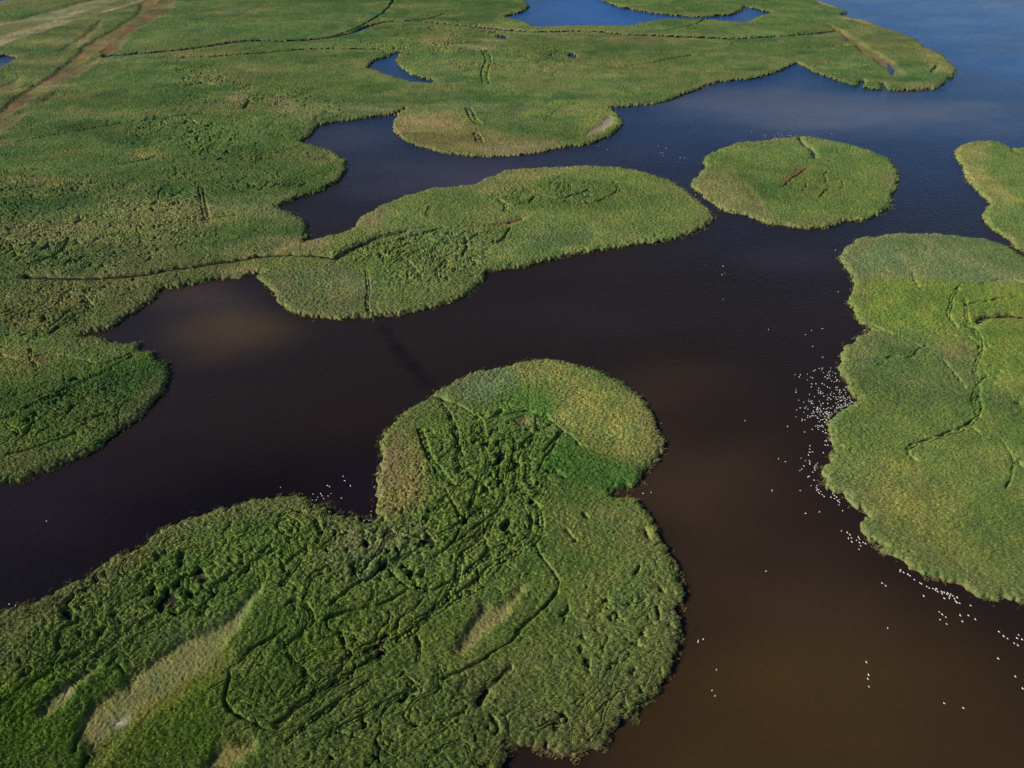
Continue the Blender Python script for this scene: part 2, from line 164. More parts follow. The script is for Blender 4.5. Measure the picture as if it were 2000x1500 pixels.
# ---- patches of differing growth: (polygon, colour, soft edge m, height factor or None)
STRAW = (.235, .200, .095); BARE = (.27, .22, .12)
ZONES = [
 (G([(-300,60),(0,40),(200,-10),(340,-30),(335,0),(250,60),(210,110),(150,160),(80,200),(0,260),(-200,300)]), (.105,.125,.04), 25, None),
 (G([(690,90),(850,60),(1100,80),(1300,70),(1500,90),(1560,120),(1400,165),(1200,200),(900,230),(780,200),(700,150)]), (.118,.148,.046), 30, .9),
 (G([(560,200),(700,190),(800,180),(1000,200),(1100,220),(1000,250),(800,220),(600,250)]), (.125,.15,.055), 25, None),
 (G([(830,70),(1000,85),(950,110),(830,100)]), (.17,.17,.065), 14, None), (G([(1180,75),(1260,72),(1280,90),(1200,95)]), (.17,.155,.06), 12, None),
 (G([(1460,75),(1540,76),(1560,92),(1480,90)]), (.18,.17,.08), 10, None), (G([(1462,56),(1500,58),(1495,68),(1460,64)]), (.25,.20,.10), 8, None),
 (G([(771,231),(850,222),(940,245),(1000,275),(1100,272),(1100,292),(1042,304),(930,310),(825,292),(765,260)]), (.205,.155,.06), 12, .85),
 (G([(790,225),(880,222),(930,245),(900,262),(800,250)]), (.235,.165,.075), 14, .8), (G([(930,290),(1098,285),(1090,296),(986,309),(930,308)]), (.26,.19,.09), 4, .8),
 (G([(1100,195),(1190,213),(1217,240),(1196,266),(1140,275),(1130,250),(1020,225)]), (.15,.185,.045), 10, None), (G([(1185,225),(1200,232),(1180,262),(1145,270),(1150,255),(1170,245)]), (.27,.24,.17), 3, .35),
 (G([(620,245),(700,228),(775,222),(770,234),(700,240),(650,244)]), (.135,.16,.055), 8, None),
 (G([(1240,60),(1400,45),(1600,30),(1780,80),(1860,130),(1830,170),(1720,176),(1600,145),(1500,110),(1300,70)]), (.105,.15,.045), 20, None),
 (G([(1600,30),(1640,33),(1700,45),(1740,60),(1700,52),(1650,40)]), (.28,.22,.12), 4, .4), (G([(1580,-5),(1632,8),(1650,22),(1600,10)]), (.28,.23,.13), 5, .4),
 (G([(1790,95),(1850,120),(1862,150),(1840,150),(1800,120)]), (.16,.175,.06), 8, None), (G([(1740,165),(1830,160),(1832,174),(1750,180)]), (.17,.175,.06), 5, None),
 (G([(240,400),(330,385),(395,385),(400,435),(300,440),(230,430)]), (.165,.175,.062), 12, None), (G([(410,405),(540,405),(600,432),(603,460),(480,430),(410,420)]), (.16,.18,.065), 10, None),
 (G([(430,478),(560,465),(650,470),(640,498),(520,500),(430,505)]), (.235,.19,.09), 9, .8), (G([(200,500),(420,480),(440,510),(330,526),(200,530)]), (.135,.15,.06), 14, None),
 (G([(525,190),(560,188),(600,215),(560,228),(525,225)]), (.175,.165,.07), 7, None), (G([(450,180),(485,180),(485,205),(455,200)]), (.175,.165,.075), 8, None),
 (G([(240,300),(320,290),(320,315),(240,318)]), (.16,.165,.045), 10, None), (G([(80,300),(160,292),(170,308),(90,310)]), (.15,.15,.04), 12, None),
 (G([(420,545),(420,530),(500,522),(505,536),(455,546)]), (.21,.18,.08), 5, .8),
 (G([(-50,660),(100,650),(270,675),(330,720),(320,770),(200,870),(0,940),(-100,940)]), (.095,.165,.035), 14, None), (G([(20,700),(150,660),(260,690),(180,740),(60,800)]), (.105,.15,.04), 14, None),
 (G([(100,820),(200,730),(260,760),(240,800),(150,860)]), (.12,.155,.045), 12, None),
 (G([(290,560),(420,535),(420,550),(310,570)]), (.07,.15,.035), 5, 1.1),
 # bare ground, sand and the dirt tracks on the far left
 (G([(-200,70),(0,45),(105,21),(196,-4),(310,-12),(245,17),(175,35),(105,56),(0,91),(-200,140)]), (.22,.18,.10), 8, .10),
 (G([(120,40),(200,10),(280,-6),(230,12),(160,38)]), (.14,.15,.06), 8, .3), (G([(-50,60),(60,40),(100,40),(0,70)]), (.17,.17,.07), 8, .3),
 (G([(-10,225),(52,182),(95,158),(108,143),(147,114),(164,98),(196,72),(227,56),(259,36),(285,0),(310,0),(275,42),(230,78),(180,110),(120,160),(60,200),(0,240)]), (.19,.115,.05), 5, .25),
 (G([(285,15),(345,-5),(330,25),(260,65),(240,95),(205,115),(200,95),(245,60)]), (.17,.092,.042), 7, .35), (G([(112,105),(160,75),(200,42),(190,60),(140,100)]), (.16,.12,.05), 6, .3),
 (G([(110,165),(150,125),(190,120),(150,155)]), (.155,.12,.05), 7, .3), (G([(75,205),(110,185),(120,190),(90,205)]), (.16,.115,.05), 6, .3), (G([(-10,270),(-10,240),(70,215),(50,230)]), (.19,.135,.06), 6, .3), (G([(-50,195),(20,165),(45,150),(30,180)]), (.15,.12,.05), 8, .35),
 (G([(255,60),(275,40),(240,60),(215,84)]), (.16,.10,.045), 6, .25),
 (G([(1608,46),(1650,66),(1700,98),(1738,118),(1760,145),(1755,150),(1720,130),(1690,108),(1640,68)]), (.30,.18,.085), 5, .12),
 # long island
 (G([(923,364),(947,350),(1035,329),(1140,330),(1080,362),(1000,385),(930,385)]), (.185,.20,.07), 8, None), (G([(700,430),(737,410),(760,420),(735,446),(700,446)]), (.20,.19,.08), 5, None),
 (G([(1000,380),(1100,345),(1200,360),(1270,385),(1260,410),(1150,420),(1010,410)]), (.095,.155,.042), 9, None), (G([(1040,460),(1070,440),(1150,450),(1190,470),(1100,490),(1040,490)]), (.12,.16,.06), 9, None),
 (G([(530,540),(640,520),(700,530),(740,560),(740,618),(600,620),(540,590)]), (.14,.17,.068), 8, None), (G([(980,444),(1000,434),(1022,428),(1022,431),(990,444)]), (.27,.21,.08), 2, .3), (G([(560,608),(650,620),(640,623),(590,620),(550,600)]), (.23,.20,.10), 3, .9),
 (G([(650,515),(720,510),(730,525),(690,535),(650,525)]), (.10,.155,.05), 6, None),
 # round island
 (G([(1356,350),(1375,333),(1430,338),(1470,370),(1500,415),(1490,436),(1457,424),(1405,409),(1350,366)]), (.19,.195,.075), 6, .9), (G([(1430,345),(1450,352),(1490,395),(1498,425),(1480,410)]), (.19,.15,.07), 4, .7),
 (G([(1430,345),(1480,345),(1520,390),(1500,410)]), (.10,.14,.045), 6, None), (G([(1715,320),(1740,340),(1738,365),(1722,350)]), (.17,.175,.08), 5, None),
 (G([(1520,340),(1640,350),(1660,400),(1540,400),(1500,370)]), (.125,.16,.042), 12, None),
 (G([(1580,330),(1562,347),(1545,357),(1527,375),(1520,368),(1540,350),(1560,335)]), (.19,.12,.055), 3, .8),
 # far right islet
 (G([(1860,301),(1880,283),(1925,278),(1920,310),(1930,350),(1975,385),(2000,400),(1940,402),(1890,355)]), (.225,.225,.07), 8, .9),
 # right peninsula
 (G([(1640,510),(1650,480),(1755,455),(1902,467),(2000,508),(2150,580),(2100,565),(2000,562),(1890,558),(1780,548),(1665,552)]), (.16,.205,.095), 5, None),
 (G([(1653,585),(1665,552),(1780,548),(1890,560),(2000,565),(2300,620),(2300,720),(2000,740),(1930,760),(1905,700),(1880,655),(1700,650),(1670,620)]), (.165,.23,.048), 10, None),
 (G([(1639,690),(1700,650),(1800,665),(1870,680),(1900,700),(1905,770),(1895,805),(1800,800),(1678,784),(1650,750)]), (.125,.175,.065), 8, None), (G([(1710,670),(1800,680),(1800,730),(1730,730)]), (.095,.145,.052), 10, None),
 (G([(1820,675),(1890,672),(1895,700),(1840,710)]), (.19,.185,.075), 8, None), (G([(1660,695),(1700,690),(1710,740),(1680,745)]), (.17,.185,.09), 7, None),
 (G([(1915,765),(1990,785),(2150,800),(2100,860),(1930,830)]), (.11,.165,.05), 12, None),
 (G([(1640,890),(1720,880),(1810,930),(1880,1000),(1900,1080),(1880,1120),(1800,1105),(1720,1030),(1660,950)]), (.195,.215,.06), 12, None),
 (G([(1640,960),(1680,1000),(1730,1060),(1800,1110),(1900,1145),(2000,1150),(2000,1180),(1895,1166),(1755,1096),(1678,1027)]), (.115,.18,.052), 4, 1.05),
 # foreground peninsula
 (G([(0,1190),(105,1150),(231,1085),(339,1025),(490,975),(600,978),(640,1000),(700,1040),(560,1000),(430,1010),(300,1080),(180,1160),(90,1230),(40,1330),(-200,1380),(-300,1290)]), (.155,.185,.06), 8, None),
 (G([(1007,709),(1070,704),(1160,726),(1240,768),(1285,830),(1292,890),(1262,918),(1190,900),(1140,880),(1110,850),(1060,800),(1010,750),(995,725)]), (.215,.23,.065), 8, 1.05),
 (G([(849,770),(912,732),(985,718),(1008,728),(1000,760),(955,800),(900,792)]), (.145,.19,.085), 5, None), (G([(880,840),(940,830),(1010,800),(1060,830),(1040,950),(1000,1000),(880,980),(830,900),(840,850)]), (.115,.172,.040), 14, None),
 (G([(960,805),(1000,765),(1060,755),(1095,800),(1060,825),(990,815)]), (.085,.17,.034), 5, None), (G([(765,845),(800,832),(832,870),(840,960),(800,1010),(750,1015),(733,970),(742,900)]), (.215,.20,.075), 7, .95),
 (G([(765,850),(785,845),(775,930),(750,960),(745,900)]), (.235,.185,.095), 4, .9),
 (G([(1063,893),(1110,845),(1140,882),(1200,900),(1265,922),(1240,952),(1190,963),(1080,948),(1045,930)]), (.055,.145,.028), 4, 1.1),
 (G([(720,1030),(800,1010),(830,1040),(780,1080),(700,1130),(620,1130),(600,1080),(660,1050)]), (.15,.18,.072), 12, None),
 (G([(1060,985),(1240,975),(1290,1080),(1200,1100),(1110,1060)]), (.15,.18,.055), 12, None), (G([(1100,1200),(1320,1100),(1330,1290),(1180,1450),(1000,1460),(950,1400),(1010,1300)]), (.135,.178,.056), 25, None),
 (G([(400,1080),(600,1010),(640,1080),(540,1140),(430,1190),(300,1230),(260,1150)]), (.105,.170,.034), 14, None), (G([(0,1350),(120,1330),(150,1440),(170,1520),(-200,1520),(-200,1380)]), (.115,.20,.026), 10, None),
 (G([(520,1130),(470,1210),(430,1290),(350,1350),(240,1440),(190,1520),(420,1520),(450,1400),(440,1300)]), (.115,.185,.024), 10, None),
 (G([(600,1360),(700,1340),(800,1290),(880,1300),(900,1400),(700,1500),(560,1500)]), (.125,.18,.05), 18, None), (G([(480,1150),(640,1130),(700,1200),(620,1340),(520,1400),(460,1340)]), (.115,.175,.036), 16, None),
 (G([(480,1290),(430,1320),(350,1370),(260,1420),(200,1490),(170,1520),(180,1460),(230,1420),(350,1335),(440,1270)]), (.125,.14,.022), 5, .4),
 (G([(514,1140),(455,1199),(385,1248),(315,1290),(252,1321),(196,1370),(154,1419),(150,1444),(182,1465),(217,1437),(280,1388),(350,1346),(420,1290),(465,1227),(505,1165)]), (.19,.185,.07), 3, .30),
 (G([(196,1308),(140,1342),(80,1385),(70,1412),(115,1392),(152,1366),(184,1328)]), (.19,.175,.07), 3, .3), (G([(154,1366),(185,1330),(235,1300),(246,1316),(235,1345),(175,1378)]), (.085,.175,.03), 2, 1.1),
 (G([(1018,1143),(990,1175),(960,1190),(945,1165),(930,1202),(909,1234),(878,1290),(902,1276),(948,1243),(986,1215),(1022,1157)]), (.23,.19,.085), 3, .3),
 (G([(504,1448),(420,1475),(402,1500),(380,1520),(455,1500),(502,1465)]), (.18,.165,.06), 3, .3), (G([(1005,826),(1022,816),(1040,820),(1035,838),(1020,838)]), (.25,.20,.10), 2, .35),
 (G([(222,1418),(232,1408),(250,1402),(240,1418),(228,1426)]), (.36,.31,.25), 1, .02), (G([(128,1360),(136,1355),(136,1363)]), (.34,.28,.2), 1, .05),
]
print('fields')
LF = [psdf(p) for _, p in LANDS]
PF = [psdf(p) for p in PONDS]
# water level field : 2.5 m coarse
COAST = np.maximum.reduce(LF)
for P in PF: COAST = np.minimum(COAST, -P)
# rough, churned zones (billowing growth full of gaps)
ROUGH = [(G([(640,1010),(760,1020),(820,860),(900,800),(1010,790),(1110,850),(1080,960),(1060,1080),(1020,1130),(930,1160),(800,1260),(700,1330),(560,1440),(460,1440),(430,1340),(560,1200)]), 1.0),
 (G([(110,1160),(300,1080),(440,1020),(620,1000),(630,1080),(480,1150),(380,1220),(250,1300),(140,1360),(60,1400),(0,1440),(-100,1400),(60,1280)]), 1.0),
 (G([(560,1460),(720,1330),(850,1300),(980,1290),(1000,1460),(960,1560),(560,1560)]), .8), (G([(640,500),(760,460),(900,450),(1000,460),(940,530),(850,570),(750,560),(740,520)]), 1.0),
 (G([(20,860),(100,760),(220,720),(280,760),(220,830),(100,890)]), .9), (G([(0,540),(150,550),(300,550),(250,600),(130,650),(0,640)]), .7), (G([(-50,360),(200,350),(420,370),(420,460),(220,540),(0,540)]), .6), (G([(960,370),(1100,345),(1200,370),(1150,400),(1000,415)]), .5),
 (G([(350,120),(700,200),(600,380),(350,370),(230,280)]), .4), (G([(1150,1150),(1320,1100),(1330,1290),(1170,1460),(1000,1460),(1080,1350)]), .75), (G([(900,40),(1150,110),(1100,150),(750,130),(700,80)]), .4), (G([(1560,60),(1600,1000),(1990,1180)]), 0)]
RF = np.zeros_like(COAST)
for p, w in ROUGH:
    if w: RF = np.maximum(RF, ss(psdf(p), -12, 14)*w)
# zone colours on the coarse grid (each vertex looks it up through a warped position)
GX, GY = np.meshgrid(cx.astype(f32), cy.astype(f32))
n1 = fbm(GX, GY*1.0, 160, 5, 4); n2 = fbm(GX+500, GY, 45, 9, 3); n3 = fbm(GX*.5, GY*1.4-77, 22, 19, 3)
def mixc(A, c, m): return A + (np.array(c, f32)-A)*m[..., None]
COL = np.zeros(GX.shape+(3,), f32); COL[:] = (.086, .130, .036)
HF = np.ones_like(COAST)
for k, c in ((1, (.145,.195,.056)), (2, (.125,.182,.05)), (3, (.125,.185,.05)), (4, (.145,.20,.055)), (5, (.118,.172,.042))):
    COL = mixc(COL, c, (LF[k] > -1).astype(f32))
COL = mixc(COL, (.125,.15,.05), ss(n1, .05, .5)*.6)
ZF = []
for p, c, s, h in ZONES:
    z = psdf(p) - (.3 if s == 3 and h == .3 else 0); m = ss(z + n3*1.6, -1.3, 1.3) if (s == 3 and h == .3) else ss(z + n2*s*.8 + n3*(s*.4+1.5), -s*.6-.5, s*.6+.5)
    cc_ = np.array(c)*(.80 if (h is not None and h < .5) else 1)
    COL = mixc(COL, cc_, m*(.92 if s < 9 else .85))
    if h is not None: HF = HF + (h-HF)*m
COL = mixc(COL, (.065,.125,.030), ss(-n2-.2*n1, .15, .7)*.40); COL = mixc(COL, (.17,.175,.06), ss(n3+.4*n2, .35, .95)*.35)
st1 = fbm(GX*.35+GY*.12, GY*1.1, 40, 23, 4); st2 = fbm(GX*.5-GY*.2, GY*1.2+300, 18, 29, 3); mn = (LF[0] > -1)*1.0   # streaky growth of the mainland
COL = mixc(COL, (.150,.155,.055), ss(st1, .08, .5)*.75*mn); COL = mixc(COL, (.052,.108,.030), ss(-st1-.3*st2, .1, .5)*.7*mn); COL = mixc(COL, (.11,.175,.036), ss(st2, .2, .7)*.5*mn)
def lev(a, k):
    t = np.floor(a*k); return _h(t.astype(np.int32), np.zeros_like(t, np.int32), k)*2-1
p1 = lev(fbm(GX*.45+GY*.1+15*n2, GY+18*n3, 70, 401, 2), 5); p2 = lev(fbm(GX*.6-GY*.25+10*n3, GY*1.1+10*n2, 45, 402, 2), 4)
pm = (.14+.10*mn); COL = COL*(1+pm*p1+pm*.8*p2)[..., None]; COL[..., 0] *= 1+.10*p2*(.5+mn); COL[..., 2] *= 1+.12*p1
print('zones done')

# ------------------------------------------------------------------ the level-of-detail ground grid
NU, NV = 2200, 2250
def halfw(y): return (y*CT + CAM_H*ST)*1.0
pyr = np.linspace(1640, -95, NV)               # rows follow the view distance, margins beyond the frame
rows = np.array([gp((1000, p))[1] for p in pyr]); rows = rows[rows < 2000]; NV = len(rows)
us = np.linspace(-1, 1, NU)
Y = np.repeat(rows[:, None], NU, 1); X = us[None, :]*halfw(rows)[:, None]
jit = rng.random((2, NV, NU)).astype(f32)-.5
du = (us[1]-us[0])*halfw(rows)[:, None]; dv = np.gradient(rows)[:, None]
X = (X + jit[0]*du*.5).astype(f32); Y = (Y + jit[1]*dv*.5).astype(f32)
SP = np.broadcast_to(np.maximum(du, dv*.5).astype(f32), X.shape)   # local mesh spacing, to fade detail it cannot carry
def seg_field(polys, R):                       # distance to polylines, evaluated only near them
    D = np.full(X.shape, 99, f32); Wd = np.zeros(X.shape, f32); Pr = np.zeros(X.shape, bool)
    for pts, w, pair in polys:
        w = w*float(np.clip(pts[:, 1].mean()/330, 1, 2.2)) # far trails that still show are the broad ones
        # smooth the traced line (Chaikin)
        for _ in range(2):
            q = [pts[0]]
            for a, b in zip(pts[:-1], pts[1:]): q += [a*.75+b*.25, a*.25+b*.75]
            q.append(pts[-1]); pts = np.array(q)
        for a, b in zip(pts[:-1], pts[1:]):
            r = R+w*2
            j0 = np.searchsorted(rows, min(a[1], b[1])-r-4); j1 = np.searchsorted(rows, max(a[1], b[1])+r+4)
            if j1 <= j0: continue
            hw = halfw(rows[j0:j1]); xa, xb = min(a[0], b[0])-r-2, max(a[0], b[0])+r+2
            u0 = min((xa/hw).min(), (xa/hw).max()); u1 = max((xb/hw).min(), (xb/hw).max())
            i0 = max(0, int((u0+1)/2*(NU-1))-1); i1 = min(NU, int((u1+1)/2*(NU-1))+2)
            if i1 <= i0: continue
            x = X[j0:j1, i0:i1] + WX[j0:j1, i0:i1]; y = Y[j0:j1, i0:i1] + WY[j0:j1, i0:i1]
            e = b-a; L = (e**2).sum()+1e-9
            t = np.clip(((x-a[0])*e[0]+(y-a[1])*e[1])/L, 0, 1)
            d = np.hypot(x-a[0]-t*e[0], y-a[1]-t*e[1]).astype(f32)
            if pair: d = np.abs(d-f32(w*.5+.25))
            d = d - f32(w*(.12 if pair else .34)-.05)
            m = d < D[j0:j1, i0:i1]
            D[j0:j1, i0:i1][m] = d[m]
    return D
WX = fbm(X, Y, 14, 101, 3)*1.5; WY = fbm(X, Y, 14, 202, 3)*1.5
ED = -.5 + (1-2*np.abs(vn(X, Y, 13, 40)))*1.2 + fbm(X, Y, 7, 41, 3, .6)*1.8 + vn(X, Y, 1.5, 44)*1.3*np.clip(1.6/SP-.5, 0, 1) - .3
dl = samp(COAST, X, Y) + ED
print('tracks')
DD = seg_field([(p, w, 0) for p, w in DITCH], 6) + vn(X, Y, 3.0, 61)*.8
dl = np.minimum(dl, DD)
DT = seg_field(TR, 5) + vn(X, Y, 2.5, 62)*.5
rough = samp(RF, X, Y)*(.75+.5*ss(fbm(X, Y, 30, 69, 2), -.3, .4)); hf = samp(HF, X+WX*1.5, Y+WY*1.5)
fade = lambda s: np.clip(s/SP*.7-.4, 0, 1)
owner = np.argmax(np.stack([samp(L_, X, Y) for L_ in LF]), 0)
# canopy height
H = 2.3 + .30*fbm(X, Y, 45, 71, 2) + (.10+.22*rough)*(1-2*np.abs(vn(X, Y, 9, 73)))
bil = 1-2*np.abs(vn(X+WX, Y+WY, 5.0, 75)); H += bil*(.05+.20*rough**1.5)*fade(5.0)
bil2 = 1-2*np.abs(vn(X-Y*.4, Y*.8+X*.3, 2.0, 77)); H += bil2*(.18+.16*rough)*fade(2.0)
H += vn(X+Y*.5, Y-X*.2, .9, 79)*(.32+.12*rough)*fade(1.0) + jit[0]*(.5+.1*rough)*np.clip(.6/SP, .3, 1)
# winding trails: level lines of a warped noise, their width kept in metres by its gradient
def lines(f, n, off, eps=.6):
    a = f(X, Y)
    gx = (f(X+eps, Y)-a)/eps; gy = (f(X, Y+eps)-a)/eps; g = np.sqrt(gx*gx+gy*gy)+1e-4
    v = a*n+off; v = np.abs(v-np.round(v))/n
    return v/g
swx, swy = fbm(X, Y, 38, 301, 3)*24, fbm(X, Y, 38, 302, 3)*24
f1 = lambda x, y: fbm(x*.62+y*.5+swx, (y-x*.55)*1.25+swy, 40, 83, 2)
f2 = lambda x, y: fbm(x*.6+swy, y*1.3+swx+90, 60, 87, 2)
q = f1(X, Y)
l1 = lines(f1, 4.5, .3)+vn(X, Y, 2.5, 88)*.35; l2 = lines(f2, 2.0, .1)+vn(X, Y, 3, 89)*.4
m1 = ss(vn(X, Y, 22, 91)+rough*1.5, .2, .7); m2 = ss(vn(X, Y, 38, 92)+rough*.8, .2, .8)
lw = np.clip(SP*1.0, .32, 2.0); tk = np.clip(rough*1.4+.10+.30*(owner == 0), 0, 1)
H -= m1*1.45*(1-ss(np.abs(l1-lw*1.6), lw*.35, lw*1.0))*tk
H -= m2*1.6*(1-ss(l2, lw*.4, lw*1.2))*tk
# gaps
ho = fbm(X+WX, Y+WY, 4.5, 95, 3)+fbm(X, Y, 45, 96, 2)*.5; H -= 2.6*ss(ho+.36*rough, .74, .88)*np.clip(.25+rough, 0, 1)
ho = fbm(X+WX, Y*.8+WY, 2.6, 97, 2); H -= 1.7*ss(ho, .50, .68)*np.clip(rough-.1, 0, 1)*fade(2)
H = H*np.clip(hf+np.where(hf < .6, vn(X, Y, .9, 98)*.07*(hf > .1), 0), -.1, 1.3)
H = np.where(hf < .12, H*.3, H)
H -= 1.75*(1-ss(DT, -.15, .6))*np.clip(hf, .2, 1)*(1+.35*vn(X, Y, 8, 63))
H = np.maximum(H, .10)
shore = ss(dl, -.2, 1.1)
H = H*shore*(.55+.45*ss(dl, 0, 4)) - .9*(1-ss(dl, -.8, .4))
inside = dl > -2.0; STR = vn(X, Y, 2.8, 99)
print('canopy')
def colour(x, y, wx, wy):
    r = samp(COL[..., 0], x+wx*1.5, y+wy*1.5); g = samp(COL[..., 1], x+wx*1.5, y+wy*1.5); b = samp(COL[..., 2], x+wx*1.5, y+wy*1.5)
    return np.stack([r, g, b], -1)
C = colour(X, Y, WX, WY)
v1 = vn(X, Y, 3.5, 111); v2 = vn(X, Y, 9, 113)
C *= (1.08*(1+.10*v1+.10*v2+.26*(jit[1]*2)))[..., None]; C[..., 2] *= .92
C *= np.where(owner == 5, 1.14, 1.0).astype(f32)[..., None]   # the foreground growth is the lushest
C[..., 0] *= 1+.14*v2; C[..., 2] *= 1-.1*v1
rim = ss(16-dl, 0, 9)*ss(fbm(X, Y, 35, 117, 2), -.35, .25)*.45      # drier outer belt of reeds
C = C + (np.array((.195, .20, .078), f32)*(.85+.3*jit[1])[..., None]-C)*rim[..., None]
stem = ss(1.3-dl, 0, 1)*ss(2.2-H, 0, .8)                 # dead straw-coloured stems standing in the water
C = C + (np.array((.19, .145, .075), f32)-C)*(stem*np.clip(.35+.5*vn(X, Y, 5, 115), 0, .7))[..., None]

# ------------------------------------------------------------------ materials
def mat(name, fn):
    m = bpy.data.materials.new(name); m.use_nodes = True; t = m.node_tree
    b = t.nodes['Principled BSDF']; fn(t, b); return m
def m_reed(t, b):
    a = t.nodes.new('ShaderNodeAttribute'); a.attribute_name = 'tint'
    b.inputs['Roughness'].default_value = .75; b.inputs['Specular IOR Level'].default_value = .12
    no = t.nodes.new('ShaderNodeTexNoise'); no.inputs['Scale'].default_value = 1.7; no.inputs['Detail'].default_value = 4
    tc = t.nodes.new('ShaderNodeTexCoord'); t.links.new(tc.outputs['Object'], no.inputs['Vector'])
    mr = t.nodes.new('ShaderNodeMapRange'); mr.inputs[1].default_value = .3; mr.inputs[2].default_value = .7; mr.inputs[3].default_value = .75; mr.inputs[4].default_value = 1.25
    t.links.new(no.outputs['Fac'], mr.inputs[0])
    mx = t.nodes.new('ShaderNodeVectorMath'); mx.operation = 'SCALE'
    t.links.new(a.outputs['Color'], mx.inputs[0]); t.links.new(mr.outputs[0], mx.inputs['Scale'])
    t.links.new(mx.outputs[0], b.inputs['Base Color'])
    tr = t.nodes.new('ShaderNodeBsdfTranslucent'); t.links.new(mx.outputs[0], tr.inputs['Color'])
    ms = t.nodes.new('ShaderNodeMixShader'); ms.inputs[0].default_value = .22
    out = t.nodes['Material Output']; t.links.new(b.outputs[0], ms.inputs[1]); t.links.new(tr.outputs[0], ms.inputs[2]); t.links.new(ms.outputs[0], out.inputs[0])
MR = mat('reed_leaves', m_reed)
def m_ground(t, b):
    a = t.nodes.new('ShaderNodeAttribute'); a.attribute_name = 'tint'
    no = t.nodes.new('ShaderNodeTexNoise'); no.inputs['Scale'].default_value = .6; no.inputs['Detail'].default_value = 6
    tc = t.nodes.new('ShaderNodeTexCoord'); t.links.new(tc.outputs['Object'], no.inputs['Vector'])
    mr = t.nodes.new('ShaderNodeMapRange'); mr.inputs[1].default_value = .3; mr.inputs[2].default_value = .7; mr.inputs[3].default_value = .6; mr.inputs[4].default_value = 1.3
    t.links.new(no.outputs['Fac'], mr.inputs[0])
    mx = t.nodes.new('ShaderNodeVectorMath'); mx.operation = 'SCALE'
    t.links.new(a.outputs['Color'], mx.inputs[0]); t.links.new(mr.outputs[0], mx.inputs['Scale']); t.links.new(mx.outputs[0], b.inputs['Base Color'])
    b.inputs['Roughness'].default_value = .9; b.inputs['Specular IOR Level'].default_value = .15
MG = mat('marsh_soil', m_ground)
def m_water(t, b):
    a = t.nodes.new('ShaderNodeAttribute'); a.attribute_name = 'tint'
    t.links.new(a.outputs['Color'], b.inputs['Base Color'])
    b.inputs['IOR'].default_value = 1.33; b.inputs['Specular IOR Level'].default_value = .36
    tc = t.nodes.new('ShaderNodeTexCoord')
    mp = t.nodes.new('ShaderNodeMapping'); mp.inputs['Scale'].default_value = (.012, .03, 1); mp.inputs['Rotation'].default_value = (0, 0, .5)
    n0 = t.nodes.new('ShaderNodeTexNoise'); n0.inputs['Scale'].default_value = 1; n0.inputs['Detail'].default_value = 4
    t.links.new(tc.outputs['Object'], mp.inputs[0]); t.links.new(mp.outputs[0], n0.inputs['Vector'])
    mr = t.nodes.new('ShaderNodeMapRange'); mr.inputs[1].default_value = .3; mr.inputs[2].default_value = .7; mr.inputs[3].default_value = .05; mr.inputs[4].default_value = .22
    t.links.new(n0.outputs['Fac'], mr.inputs[0]); t.links.new(mr.outputs[0], b.inputs['Roughness'])
    mp2 = t.nodes.new('ShaderNodeMapping'); mp2.inputs['Scale'].default_value = (.22, .75, 1); mp2.inputs['Rotation'].default_value = (0, 0, .25)
    n1_ = t.nodes.new('ShaderNodeTexNoise'); n1_.inputs['Scale'].default_value = 1; n1_.inputs['Detail'].default_value = 3
    t.links.new(tc.outputs['Object'], mp2.inputs[0]); t.links.new(mp2.outputs[0], n1_.inputs['Vector'])
    bu = t.nodes.new('ShaderNodeBump'); bu.inputs['Strength'].default_value = 1.0; bu.inputs['Distance'].default_value = .35
    t.links.new(n1_.outputs['Fac'], bu.inputs['Height']); t.links.new(bu.outputs[0], b.inputs['Normal'])
MW = mat('lake_water', m_water)

def make_mesh(name, co, loops, nper, cols, m, smooth):
    me = bpy.data.meshes.new(name); nf = len(loops)//nper if np.isscalar(nper) else len(nper)
    me.vertices.add(len(co)); me.vertices.foreach_set('co', np.ascontiguousarray(co, f32).ravel())
    tot = np.full(nf, nper, np.int32) if np.isscalar(nper) else np.asarray(nper, np.int32)
    st = np.concatenate([[0], np.cumsum(tot)[:-1]]).astype(np.int32)
    me.loops.add(len(loops)); me.loops.foreach_set('vertex_index', np.asarray(loops, np.int32))
    me.polygons.add(nf); me.polygons.foreach_set('loop_start', st); me.polygons.foreach_set('loop_total', tot)
    me.polygons.foreach_set('use_smooth', smooth if not np.isscalar(smooth) else np.full(nf, smooth))
    at = me.color_attributes.new('tint', 'FLOAT_COLOR', 'POINT')
    c4 = np.ones((len(co), 4), f32); c4[:, :3] = cols; at.data.foreach_set('color', c4.ravel())
    me.materials.append(m); me.update(); me.validate()
    o = bpy.data.objects.new(name, me); S.collection.objects.link(o); return o

